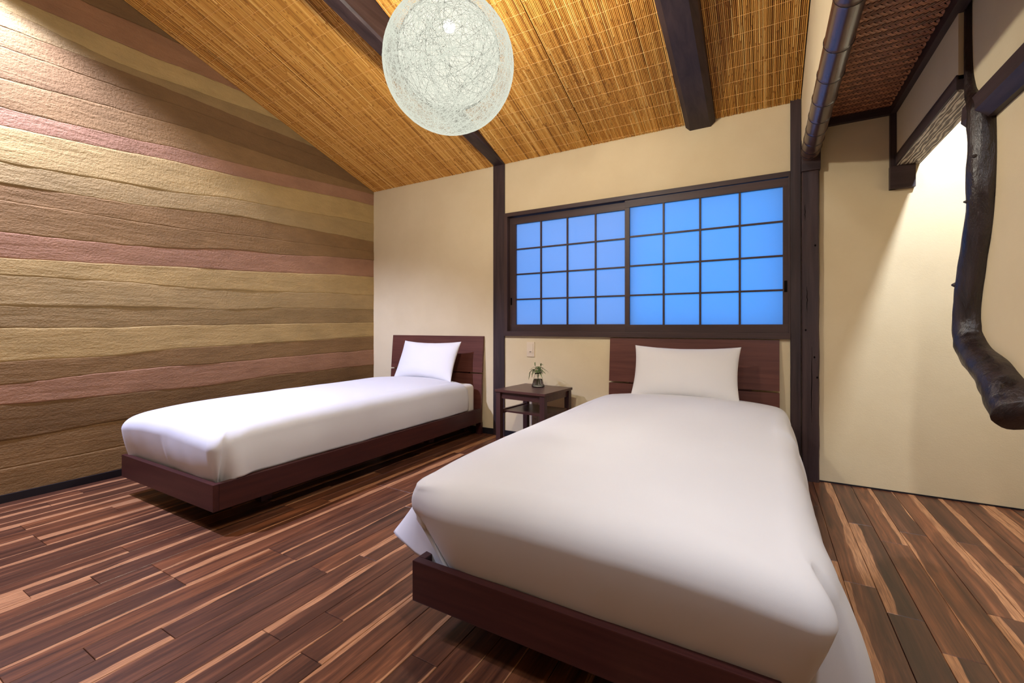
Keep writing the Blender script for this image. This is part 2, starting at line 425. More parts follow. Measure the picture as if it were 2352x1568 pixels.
# ceiling (sloping) with reed screens
CY0, CY1 = -0.15, YB+0.02
V = []
for (yy) in (CY0, CY1):
    for xx in (XL-0.12, XP+0.06):
        V += [(xx, yy, cz(yy)+0.012), (xx, yy, cz(yy)+0.10)]
F = [(0,2,6,4),(1,5,7,3),(0,1,3,2),(4,6,7,5),(0,4,5,1),(2,3,7,6)]
ceil = mesh('ceiling', V, F, DARKV); tag(ceil, kind='structure')
zr = cz(CY0)
V = [(XL-0.12,CY0,zr+0.012),(XP+0.06,CY0,zr+0.012),(XP+0.06,YF-0.1,2.75),(XL-0.12,YF-0.1,2.75),(XL-0.12,CY0,zr+0.1),(XP+0.06,CY0,zr+0.1),(XP+0.06,YF-0.1,2.85),(XL-0.12,YF-0.1,2.85)]
tag(mesh('ceiling', V, [(0,3,2,1),(4,5,6,7),(0,1,5,4),(2,3,7,6),(1,2,6,5),(0,4,7,3)], CREAM_SHELL), kind='structure')
tag(box('ceiling', XP+0.05, XR+0.1, YF-0.1, YB+0.1, 2.55, 2.62, CREAM_SHELL), kind='structure')

nrm = Vector((0, SL, 1)).normalized(); along = Vector((0, -1, SL)).normalized()
screens = [(XL+0.004, -2.535, 0.00), (-2.53, -1.90, 0.045), (-1.90, -1.128, 0.02), (-1.123, -0.37, -0.03), (-0.365, XP-0.004, 0.01)]
rr = random.Random(3)
for (x0, x1, yoff) in screens:
    V = []; F = []; C = []
    pitch = 0.0086; n = int((x1-x0)/pitch); pitch = (x1-x0)/n
    for k in range(n):
        xc = x0 + (k+0.5)*pitch; s = -0.0; base = rr.random()
        hr = pitch*rr.uniform(0.36, 0.50)
        zo = rr.uniform(-0.0015, 0.0015)
        s = -rr.uniform(0, 0.3)
        end = (YB - CY0)/abs(along.y)
        while s < end:
            L = rr.uniform(0.16, 0.62); a, b = max(s, 0.0 + rr.uniform(0, 0.004)), min(s+L-0.001, end)
            s += L
            if b - a < 0.01: continue
            tone = min(1, max(0, 0.55*base + 0.45*rr.random() + rr.uniform(-0.12, 0.12)))
            xj = xc + rr.uniform(-0.0006, 0.0006)
            ring = [(-hr, 0.004), (-hr*0.6, -0.003), (hr*0.6, -0.003), (hr, 0.004)]
            # a slightly darker swollen node near one end
            segs = [(a, 1.0, tone), (b-0.016, 0.96, tone), (b-0.010, 1.10, tone*0.35), (b, 1.12, tone*0.3)] if b-a > 0.05 else [(a, 1, tone), (b, 1, tone*0.8)]
            i0 = len(V)
            for (q, sc, tn) in segs:
                base_p = Vector((0, YB, cz(YB))) + along*q
                for (dx, dn) in ring:
                    p = base_p + Vector((xj+dx*sc, 0, 0)) + nrm*(dn*sc + zo)
                    V.append(p); C.append((tn, 0, 0))
            for j in range(len(segs)-1):
                for q in range(3):
                    F.append((i0+j*4+q, i0+j*4+q+1, i0+(j+1)*4+q+1, i0+(j+1)*4+q))
    o = mesh('reed_screen', V, F, REED, ceil, False, C); tag(o, kind='stuff')
    # twine rows that tie the reeds: one mesh per screen width, copied up the slope
    path = []; m_ = int((x1-x0)/0.02)
    for q in range(m_+1):
        xx = x0 + (x1-x0)*q/m_
        path.append(Vector((xx, 0, 0)) + nrm*(-0.0042) + along*(0.003*noise.noise(Vector((xx*7, x0, 1)))))
    TV, TF = tube_data(path, 0.0011, 4)
    st = mesh('tie_twine', TV, TF, STRING, ceil, True)
    q = 0.055 + yoff; first = True
    while q < (YB+0.1)/abs(along.y):
        p = Vector((0, YB, cz(YB))) + along*q
        if first: st.location = p; first = False
        else:
            c = st.copy(); COL.objects.link(c); c.location = p
        q += 0.1048

# ------------------------------------------------------------------ timber frame on the back wall
def thing_box(name, label, cat, mat, ext, bev=0.003, **kw):
    o = box(name, *ext, mat, bev=bev); return tag(o, label, cat, **kw)
thing_box('wall_post', 'slim dark timber upright between the beds, left of the window', 'post', TIM_Z, (-2.003, -1.892, YB-0.012, YB+0.02, 0.0, 2.30))
thing_box('wall_post', 'slim dark timber upright along the right side of the window', 'post', TIM_Z, (0.139, 0.193, YB-0.018, YB+0.02, 0.0, 2.30))
# old full post with its end block
bm = bmesh.new()
def wonky(bm, x0, x1, y0, y1, z0, z1, n, amp, seed):
    for i in range(n+1):
        pass
V = []; F = []; NZ = 60
for i in range(NZ+1):
    z = 1.86*i/NZ
    j = lambda s, a: a*noise.noise(Vector((z*6, s, 0))) + 0.4*a*noise.noise(Vector((z*30, s, 2)))
    x0, x1 = 0.196 + j(1, 0.0015), 0.283 + j(2, 0.0035)
    ch = 0.006
    for p in ((x0, YB+0.02), (x0, YB-0.035+ch), (x0+ch, YB-0.035), (x1-ch, YB-0.035), (x1, YB-0.035+ch), (x1, YB+0.02)): V.append((p[0], p[1], z))
    if i:
        for k in range(6): F.append(((i-1)*6+k, (i-1)*6+(k+1)%6, i*6+(k+1)%6, i*6+k))
F.append(tuple(range(6))[::-1]); F.append(tuple(NZ*6+k for k in range(6)))
post = mesh('old_post', V, F, OLDPOST); tag(post, 'thick weathered dark post with cracks and knots, right of the window', 'post')
# checks and knots in its face
for (cx_, z0_, L_) in ((0.212, 1.55, 0.10), (0.245, 0.35, 0.45), (0.222, 1.0, 0.16)):
    p = [Vector((cx_+0.004*noise.noise(Vector((k*0.7, cx_*50, 0))), YB-0.0352, z0_+L_*k/10)) for k in range(11)]
    tube('crack', p, [0.0004+0.0016*math.sin(PI*k/10) for k in range(11)], DARKV, post, 5)
for (cx_, z_) in ((0.262, 1.40), (0.272, 0.62), (0.215, 0.90), (0.258, 0.74)):
    p = [Vector((cx_, YB-0.0358, z_-0.006)), Vector((cx_, YB-0.0362, z_)), Vector((cx_, YB-0.0358, z_+0.006))]
    tube('knot', p, [0.002, 0.005, 0.002], DARKV, post, 7)
blk = box('post_head', 0.194, 0.288, YB-0.05, YB+0.02, 1.845, 2.03, TIM_X, post, 0.003)

# ------------------------------------------------------------------ window
win = empty('window_1', (0, 0, 0)); tag(win, kind='structure')
fy0, fy1 = YB-0.020, YB+0.10
box('window_head', WX0, WX1, fy0, fy1, 1.836, WZ1, SASH, win, 0.002)
box('window_sill', WX0, WX1, fy0-0.006, fy1, WZ0, 0.882, SASH, win, 0.002)
box('window_jamb', WX0, WX0+0.032, fy0, fy1, 0.882, 1.836, SASHZ, win, 0.002)
box('window_jamb', WX1-0.010, WX1, fy0, fy1, 0.882, 1.836, SASHZ, win, 0.002)
def sash(x0, x1, px0, px1, yc, pz0, pz1, pane_mat):
    s = empty('sliding_sash', ((x0+x1)/2, yc, 0.882)); s.parent = win
    X = (x0+x1)/2; Z = 0.882
    a, b = yc-0.014-yc, yc+0.014-yc
    box('sash_rail', x0-X, x1-X, a, b, 0, pz0-Z, SASH, s, 0.0015)
    box('sash_rail', x0-X, x1-X, a, b, pz1-Z, 1.832-Z, SASH, s, 0.0015)
    box('sash_stile', x0-X, px0-X, a, b, pz0-Z, pz1-Z, SASHZ, s, 0.0015)
    box('sash_stile', px1-X, x1-X, a, b, pz0-Z, pz1-Z, SASHZ, s, 0.0015)
    mw = 0.011
    cw = (px1-px0)/4; chh = (pz1-pz0)/4
    for k in (1, 2, 3):
        box('muntin', px0+cw*k-mw/2-X, px0+cw*k+mw/2-X, a+0.004, b-0.004, pz0-Z, pz1-Z, SASHZ, s)
        for q in range(4):
            box('muntin', px0+cw*q+(mw/2 if q else 0)-X, px0+cw*(q+1)-(mw/2 if q < 3 else 0)-X, a+0.006, b-0.006, pz0+chh*k-mw/2-Z, pz0+chh*k+mw/2-Z, SASH, s)
    for i in range(4):
        for j in range(4):
            x0_, x1_ = px0+cw*i+(mw/2 if i else 0), px0+cw*(i+1)-(mw/2 if i < 3 else 0)
            z0_, z1_ = pz0+chh*j+(mw/2 if j else 0), pz0+chh*(j+1)-(mw/2 if j < 3 else 0)
            mesh('pane', [(x0_-X, 0.004, z0_-Z), (x1_-X, 0.004, z0_-Z), (x1_-X, 0.004, z1_-Z), (x0_-X, 0.004, z1_-Z)], [(0, 1, 2, 3)], pane_mat, s)
    return s
sL = sash(-1.858, -0.842, -1.800, -0.880, YB+0.034, 0.938, 1.775, PANE_L)
sR = sash(-0.876, 0.131, -0.842, 0.100, YB+0.002, 0.934, 1.780, PANE_R)
box('finger_pull', -0.5045+0.9+0.084, -0.5045+0.9+0.100, -0.016, -0.0135, 0.25, 0.32, DARKV, sR)
box('finger_pull', -0.50, -0.485, -0.016, -0.0135, 0.22, 0.28, DARKV, sL)

# baseboards
tag(box('baseboard_back', XL, -0.0, YB-0.008, YB+0.01, 0.0, 0.05, BASEB, bev=0.001), kind='structure')
tag(box('baseboard_left', XL-0.005, XL+0.014, YF, YB, 0.0, 0.042, BASEB, bev=0.001), kind='structure')
tag(box('baseboard_right', 0.285, XR, YB-0.004, YB+0.01, 0.0, 0.008, BASEB), kind='structure')

# ------------------------------------------------------------------ roof beams
def roof_beam(xl, xr, drop0, dropk, label, cham, mat, y1=YB):
    V = []; F = []; N = 40; sec = None
    for i in range(N+1):
        y = y1 - (y1+0.15)*i/N
        d = drop0 + dropk*(YB-y)
        wv = 0.004*noise.noise(Vector((y*2.0, xl*9, 0)))
        zt = cz(y)+0.004; zb = cz(y)-d
        c = min(cham, d*0.6)
        pts = [(xl, zt), (xl+wv, zb+c), (xl+c+wv, zb), (xr-c+wv, zb-wv*0.5), (xr+wv, zb+c), (xr, zt)]
        for (px, pz) in pts: V.append((px, y, pz))
        if i:
            for k in range(6): F.append(((i-1)*6+k, (i-1)*6+(k+1)%6, i*6+(k+1)%6, i*6+k))
    F.append(tuple(range(6))[::-1]); F.append(tuple(N*6+k for k in range(6)))
    o = mesh('roof_beam', V, F, mat); bmn = bmesh.new(); bmn.from_mesh(o.data); bmesh.ops.recalc_face_normals(bmn, faces=bmn.faces); bmn.to_mesh(o.data); bmn.free()
    return tag(o, label, 'beam')
roof_beam(-2.0, -1.893, 0.008, 0.128, 'dark sloping roof beam behind the round pendant, above the slim wall upright', 0.012, TIM_Y)
roof_beam(-0.462, -0.278, 0.045, 0.098, 'thick hewn roof beam with chamfered end, above the window', 0.032, HEWN)

# ------------------------------------------------------------------ upper partition, bamboo pole, woven ceiling, right-hand opening
V = []; F = []
for y in (YF, CY0, YB):
    zt = cz(y)+0.02 if y >= CY0 else 2.76
    for x_ in (XP, XP+0.05): V += [(x_, y, 1.99), (x_, y, zt)]
for a in (0, 4):
    F += [(a, a+4, a+5, a+1), (a+2, a+3, a+7, a+6), (a+1, a+5, a+7, a+3), (a, a+2, a+6, a+4)]
F += [(0,1,3,2), (8,10,11,9)]
tag(mesh('wall_partition', V, F, CREAM), kind='structure')

pole = empty('bamboo_pole', (0.236, YB-0.05, 1.945)); tag(pole, 'smoked bamboo pole with ringed joints running under the white wall edge', 'pole')
path = []; rad = []
nodes = [0.045, 0.125, 0.235, 0.375, 0.535, 0.72, 0.93, 1.16, 1.42, 1.70, 2.0, 2.3]
q = 0.0
while q < 2.6:
    dn = min(abs(q-a) for a in nodes)
    path.append((0, -q, 0.012*q)); rad.append(0.0455*(1 + 0.05*math.exp(-(dn/0.006)**2)) ); q += 0.005
tube('culm', path, rad, BAMBOO, pole, 28)
for a in nodes:
    V_, F_ = tube_data([(0, -a+0.0018, 0.012*a), (0, -a, 0.012*a), (0, -a-0.0018, 0.012*a)], [0.0478, 0.0490, 0.0478], 28, cap=False)
    mesh('joint_ring', V_, F_, BAMBOO_N, pole, True)

wz = 2.145; wx0, wx1 = 0.245, 0.612
wc = box('woven_ceiling_panel', wx0, wx1, -0.2, YB, wz+0.004, wz+0.02, DARKV); tag(wc, 'dark brown herringbone cane ceiling panel right of the bamboo pole', 'ceiling panel')
V = []; F = []; C = []; rw = random.Random(5)
p = 0.0135                         # strip pitch, twill 2/2 in a zigzag, strips at 45 degrees
c45 = math.sqrt(0.5)
def strip(cx_, cy_, ux, uy, L, wd, tn):
    vx, vy = -uy, ux; i0 = len(V)
    for (a, dz) in ((-0.5, 0.0030), (-0.3, -0.0025), (0.3, -0.0025), (0.5, 0.0030)):
        for b in (-0.5, 0, 0.5):
            zz = wz - 0.002 + dz - (0.0012 if b == 0 else 0)
            V.append((cx_+ux*a*L+vx*b*wd, cy_+uy*a*L+vy*b*wd, zz)); C.append((tn + rw.uniform(-0.03, 0.03), 0, 0))
    for a in range(3):
        for b in range(2): F.append((i0+a*3+b, i0+a*3+b+1, i0+(a+1)*3+b+1, i0+(a+1)*3+b))
rng = int(3.6/p)
for i in range(-rng, rng):
    for j in range(-rng, rng):
        # cell centre in rotated frame
        X = (i*c45 - j*c45)*p + wx0; Y = (i*c45 + j*c45)*p + 0.6
        if not (wx0 < X < wx1 and 0.9 < Y < YB-0.005): continue
        if (i + j) % 6 == 0: strip(X + c45*p, Y + c45*p, c45, c45, p*3.6, p*0.96, 0.5+0.5*rw.random())
        elif (i + j) % 6 == 3: strip(X - c45*p, Y + c45*p, -c45, c45, p*3.6, p*0.96, 0.05+0.45*rw.random())
o = mesh('cane_weave', V, F, WEAVE, wc, False, C); tag(o, kind='stuff')
tag(box('trim_1', 0.245, 0.635, YB-0.03, YB, 2.098, wz+0.004, TIM_X, bev=0.002), kind='structure')
tag(box('trim_2', 0.608, 0.650, -0.2, YB-0.03, 2.098, wz+0.004, TIM_Y, bev=0.002), kind='structure')
tag(box('trim_3', 0.606, 0.634, YB-0.028, YB, 1.68, 2.098, TIM_Z, bev=0.002), kind='structure')

# short wall above the opening, its header and the corbel
tag(box('wall_lintel', 0.634, 0.690, 2.270, YB, 1.85, 2.56, CREAM), kind='structure')
hd = box('door_header', 0.628, 0.735, 2.27, YB, 1.812, 1.868, TIM_Y, bev=0.003); tag(hd, 'dark header over the opening right of the white wall, pale carved grain underneath', 'beam')
box('soffit_board', 0.634, 0.735, 2.275, YB-0.001, 1.806, 1.813, GRAIN, hd).data.materials[0] = GRAIN
cb = box('corbel', 0.604, 0.712, YB-0.035, YB, 1.680, 1.806, TIM_X, bev=0.002); tag(cb, 'small dark wooden block on the wall under the header end', 'block')

# partition towards the viewer, held by the crooked log post
trunk = [(2.463, 2.60, .015), (2.463, 2.24, .0145), (2.462, 2.05, .0150), (2.452, 1.93, .018), (2.415, 1.83, .026), (2.345, 1.765, .040), (2.327, 1.68, .045), (2.328, 1.50, .0455), (2.350, 1.34, .0445),
         (2.405, 1.18, .046), (2.458, 1.02, .048), (2.462, 0.92, .050), (2.435, 0.855, .054), (2.36, 0.790, .060), (2.255, 0.735, .067), (2.165, 0.675, .072), (2.115, 0.615, .074)]
QS = 0.917
trunk[-4:] = [(2.36, 0.800, .056), (2.215, 0.745, .063), (2.115, 0.69, .069), (2.045, 0.630, .072)]
trunk = [(a*QS, 0.92+(b-0.92)*QS, r*QS) for a, b, r in trunk]
def resample(t, n):
    out = []
    for i in range(len(t)-1):
        p0 = t[max(i-1,0)]; p1 = t[i]; p2 = t[i+1]; p3 = t[min(i+2, len(t)-1)]
        for k in range(n):
            u = k/n
            out.append(tuple(0.5*((2*b)+(c-a)*u+(2*a-5*b+4*c-d)*u*u+(-a+3*b-3*c+d)*u**3) for a, b, c, d in zip(p0, p1, p2, p3)))
    out.append(t[-1]); return out
tr = resample(trunk, 6)
TX = 0.660
pth = [(TX, a, b) for a, b, r in tr]
V, F = tube_data(pth, [r for a, b, r in tr], 28, wob=0.10, seed=4.0)
logp = mesh('crooked_log_post', V, F, LOG, None, True); tag(logp, 'crooked polished dark tree trunk post bending right, cut off flat above the floor', 'log post')
for (yy, zz, sx_, rr_) in ((2.255, 1.076, -0.038, 0.011), (2.146, 1.36, -0.037, 0.008), (2.11, 1.507, -0.030, 0.007)):
    Vk, Fk = tube_data([(TX+sx_+0.012, yy, zz), (TX+sx_, yy-0.004, zz), (TX+sx_-0.012, yy-0.008, zz)], [rr_*1.2, rr_, rr_*0.35], 10)
    mesh('knot', Vk, Fk, LOG, logp, True)
# panel whose edge follows the trunk
edge = [(a, b) for a, b, r in tr if b < 1.74]
V = []; F = []; yE = YF
for (a, b) in [(2.20, 1.76)] + edge:
    for x_ in (0.680, 0.702): V += [(x_, a, b), (x_, yE, b)]
for i in range(len(edge)):
    q = i*4
    F += [(q, q+1, q+5, q+4), (q+2, q+6, q+7, q+3), (q, q+4, q+6, q+2)]
m0 = len(edge)*4; F.append((m0, m0+1, m0+3, m0+2)); F.append((0, 2, 3, 1))
tag(mesh('wall_panel', V, F, CREAM), kind='structure')
tag(box('wall_upper', 0.665, 0.702, YF, 2.250, 1.72, 2.56, CREAM), kind='structure')
# beam from trunk towards the viewer
V = []; F = []; N = 24
for i in range(N+1):
    y = 2.23 - 3.2*i/N; wv = 0.006*noise.noise(Vector((y*2.5, 3, 0)))
    zt = 1.727 - 0.01*(2.23-y) + wv; zb = zt - 0.076 - 0.01*(2.23-y)
    for p in ((0.735, zt), (0.636, zt), (0.632, zt-0.057), (0.66, zb-0.014), (0.735, zb-0.014)): V.append((p[0]+wv, y, p[1]))
    if i:
        for k in range(5): F.append(((i-1)*5+k, (i-1)*5+(k+1)%5, i*5+(k+1)%5, i*5+k))
F.append((0,1,2,3,4)); F.append(tuple(N*5+k for k in (4,3,2,1,0)))
o = mesh('opening_beam', V, F, TIM_Y); b_ = bmesh.new(); b_.from_mesh(o.data); bmesh.ops.recalc_face_normals(b_, faces=b_.faces); b_.to_mesh(o.data); b_.free()
tag(o, 'dark red-brown beam running right from the crooked trunk at the frame edge', 'beam')

# ------------------------------------------------------------------ pendant globe
PC = Vector((-1.15, 1.473, 2.02)); PR = 0.270
pend = empty('pendant_lamp', PC); tag(pend, 'round white pendant lamp of wound fibre hanging from the reed ceiling', 'lamp')
def film(name, alpha, emis, col):
    M = bpy.data.materials.new(name); M.use_nodes = True; t = M.node_tree; t.nodes.clear()
    out = t.nodes.new('ShaderNodeOutputMaterial'); tp = t.nodes.new('ShaderNodeBsdfTransparent'); tl = t.nodes.new('ShaderNodeBsdfTranslucent')
    em = t.nodes.new('ShaderNodeEmission'); ad = t.nodes.new('ShaderNodeAddShader'); mx = t.nodes.new('ShaderNodeMixShader')
    tl.inputs[0].default_value = col; em.inputs[0].default_value = (0.92, 0.94, 0.78, 1); em.inputs[1].default_value = emis
    mx.inputs[0].default_value = alpha
    t.links.new(tl.outputs[0], ad.inputs[0]); t.links.new(em.outputs[0], ad.inputs[1])
    t.links.new(tp.outputs[0], mx.inputs[1]); t.links.new(ad.outputs[0], mx.inputs[2]); t.links.new(mx.outputs[0], out.inputs[0])
    M.cycles.emission_sampling = 'NONE'
    return M
FILM_O = film('fibre_film_outer', 0.35, 0.52, (0.003, 0.003, 0.003, 1))
FILM_I = film('fibre_film_inner', 0.62, 0.92, (0.002, 0.002, 0.002, 1))
def thread_mat(name, emis, c):
    M = Mat(name, (0.005, 0.005, 0.005, 1), 0.7, 0.0)
    M.b.inputs['Emission Color'].default_value = c; M.b.inputs['Emission Strength'].default_value = emis; M.m.cycles.emission_sampling = 'NONE'; return M.m
THR_O = thread_mat('lit_fibre_outer', 0.85, (0.90, 0.93, 0.78, 1)); THR_I = thread_mat('lit_fibre_inner', 0.10, (0.66, 0.70, 0.58, 1))
BULB = bpy.data.materials.new('glowing_bulb'); BULB.use_nodes = True
BULB.node_tree.nodes['Principled BSDF'].inputs['Emission Color'].default_value = (1, 0.95, 0.88, 1); BULB.node_tree.nodes['Principled BSDF'].inputs['Emission Strength'].default_value = 3.0
def sphere(name, R, mat, parent, off=(0,0,0), n=48, m=24):
    prof = [(max(1e-4, R*math.sin(PI*i/m)), -R*math.cos(PI*i/m)) for i in range(m+1)]
    return lathe(name, prof, mat, parent, n, off)
def threads(name, R, count, rad, mat, off=(0,0,0), seed=1, hole=0.0):
    r_ = random.Random(seed); V = []; F = []
    for k in range(count):
        # small-circle windings with random tilt
        ax = Vector((r_.gauss(0,1), r_.gauss(0,1), r_.gauss(0,1))).normalized()
        a = ax.orthogonal().normalized(); b = ax.cross(a); h = r_.uniform(-0.55, 0.55); c = math.sqrt(1-h*h)
        t0 = r_.uniform(0, 2*PI); arc = r_.uniform(1.5, 5.5); N = int(arc*8); RR = R + r_.uniform(-0.002, 0.002)
        pts = [ (ax*h + (a*math.cos(t0+arc*i/N) + b*math.sin(t0+arc*i/N))*c)*RR + Vector(off) for i in range(N+1)]
        for q in pts:
            d = (q-Vector(off)).normalized(); i0 = len(V)
            s = ax.cross(d).normalized()
            if s.length < 0.1: s = d.orthogonal().normalized()
            side = d.cross((ax.cross(d)).normalized()).normalized()
            V += [q + side*rad, q + d*rad, q - side*rad]
        base = len(V) - 3*(N+1)
        for i in range(N):
            for e in range(3): F.append((base+i*3+e, base+i*3+(e+1)%3, base+(i+1)*3+(e+1)%3, base+(i+1)*3+e))
    o = mesh(name, V, F, mat, pend, True); tag(o, kind='stuff'); return o
sphere('globe_shell', PR, FILM_O, pend)
threads('outer_fibres', PR, 520, 0.0006, THR_O, seed=2)
inner = (0, 0, 0.040); IR = 0.210
sphere('inner_globe', IR, FILM_I, pend, inner)
threads('inner_fibres', IR, 300, 0.0006, THR_I, inner, 3)
sphere('bulb', 0.026, BULB, pend, (0, 0, 0.165), 20, 12)
lathe('bulb_socket', [(0.0001,0.160),(0.018,0.160),(0.018,0.19),(0.012,0.20),(0.0001,0.20)], CORD, pend, 16)
tube('power_cord', [(0,0,0.19),(0,0,0.5),(0,0,0.80)], 0.004, CORD, pend, 8)
lathe('ceiling_cup', [(0.0001,0.775),(0.04,0.775),(0.045,0.79),(0.045,0.815),(0.0001,0.83)], CORD, pend, 24)

# ------------------------------------------------------------------ beds
def headboard(parent, x0, x1, z1, slot_z, mat):
    # curved board in two pieces with a slot between them; profile leans back at the top
    def prof(z): return YB - 0.060 + 0.045*(max(0, z-0.10)/0.74)**1.6
    def board(name, za, zb):
        V = []; F = []; NZ, NX = 14, 10
        for i in range(NZ+1):
            z = za + (zb-za)*i/NZ
            for j in range(NX+1):
                x = x0 + (x1-x0)*j/NX
                V.append((x, prof(z), z))
        for i in range(NZ+1):
            z = za + (zb-za)*i/NZ
            for j in range(NX+1):
                V.append((x0 + (x1-x0)*j/NX, prof(z)+0.020, z))
        W = NX+1; K = (NZ+1)*W
        for i in range(NZ):
            for j in range(NX):
                F.append((i*W+j, i*W+j+1, (i+1)*W+j+1, (i+1)*W+j)); F.append((K+i*W+j, K+(i+1)*W+j, K+(i+1)*W+j+1, K+i*W+j+1))
        for j in range(NX):
            F.append((j, K+j, K+j+1, j+1)); t = NZ*W; F.append((t+j, t+j+1, K+t+j+1, K+t+j))
        for i in range(NZ):
            F.append((i*W, (i+1)*W, K+(i+1)*W, K+i*W)); e = NX; F.append((i*W+e, K+i*W+e, K+(i+1)*W+e, (i+1)*W+e))
        return mesh(name, V, F, mat, parent)
    board('headboard', slot_z+0.006, z1); board('lower_headboard', 0.10, slot_z-0.006)
    for xx in (x0+0.14, x1-0.20):
        box('headboard_support', xx, xx+0.05, prof(slot_z)+0.021, prof(slot_z)+0.045, 0.0, slot_z+0.12, mat, parent)
    box('slot_batten', x0+0.14, x1-0.15, prof(slot_z)+0.0205, prof(slot_z)+0.030, slot_z-0.03, slot_z+0.03, mat, parent)

def bed_frame(label, hx0, hx1, fx0, fx1, fy, zt=0.225, zb=0.106, hz=0.838, slot=0.519):
    r = empty('bed_frame', ((fx0+fx1)/2, YB-0.06, 0)); tag(r, label, 'bed', 'twin bed frames')
    r.location = (0, 0, 0)
    headboard(r, hx0, hx1, hz, slot, HEADB)
    th = 0.026
    box('foot_rail', fx0, fx1, fy, fy+th, zb, zt, BED, r, 0.003)
    box('side_rail', fx0, fx0+th, fy+th, YB-0.065, zb, zt, BEDY, r, 0.003)
    box('side_rail', fx1-th, fx1, fy+th, YB-0.065, zb, zt, BEDY, r, 0.003)
    bm = bmesh.new()
    y = fy+0.06
    for k in range(14):
        st_ = (YB-0.10-fy-th)/14; yy = fy+th + k*st_
        bbox(bm, fx0+th, fx1-th, yy, yy+st_-0.004, zb+0.028, zb+0.042)
        o = from_bm('slat', bm, BED, r); bm = bmesh.new()
    bm.free()
    for (lx, ly) in ((fx0+0.20, fy+0.33), (fx1-0.26, fy+0.33), (fx0+0.20, YB-0.5), (fx1-0.26, YB-0.5)):
        box('leg', lx, lx+0.06, ly, ly+0.06, 0.0, zb+0.028, BED, r, 0.003)
    box('leg', hx0, hx0+0.05, YB-0.058, YB-0.030, 0.0, 0.10, BED, r); box('leg', hx1-0.05, hx1, YB-0.058, YB-0.030, 0.0, 0.10, BED, r)
    box('head_rail', fx0+0.02, fx1-0.02, YB-0.085, YB-0.062, zb, zt-0.01, BED, r)
    return r
bed_frame('dark mahogany low bed frame beside the striped earthen wall', -3.163, -2.099, -3.03, -2.09, 1.015)
bed_frame('dark mahogany low bed frame in the foreground under the window', -0.983, 0.082, -0.908, 0.030, 0.986)

def rounded_outline(hx, hy, r, n=16, ns=110):
    P = []
    def seg(a, b, k):
        for i in range(k): P.append((a[0]+(b[0]-a[0])*i/k, a[1]+(b[1]-a[1])*i/k))
    def arc(cx_, cy_, t0, k, rr):
        for i in range(k): t = t0 + PI/2*i/k; P.append((cx_+rr*math.cos(t), cy_+rr*math.sin(t)))
    # start at right side going up (towards head), counter-clockwise
    rf_, rh = r
    seg((hx, -hy+rf_), (hx, hy-rh), ns); arc(hx-rh, hy-rh, 0, n, rh)
    seg((hx-rh, hy), (-hx+rh, hy), ns//2); arc(-hx+rh, hy-rh, PI/2, n, rh)
    seg((-hx, hy-rh), (-hx, -hy+rf_), ns); arc(-hx+rf_, -hy+rf_, PI, n, rf_)
    seg((-hx+rf_, -hy), (hx-rf_, -hy), ns//2); arc(hx-rf_, -hy+rf_, 1.5*PI, n, rf_)
    return P
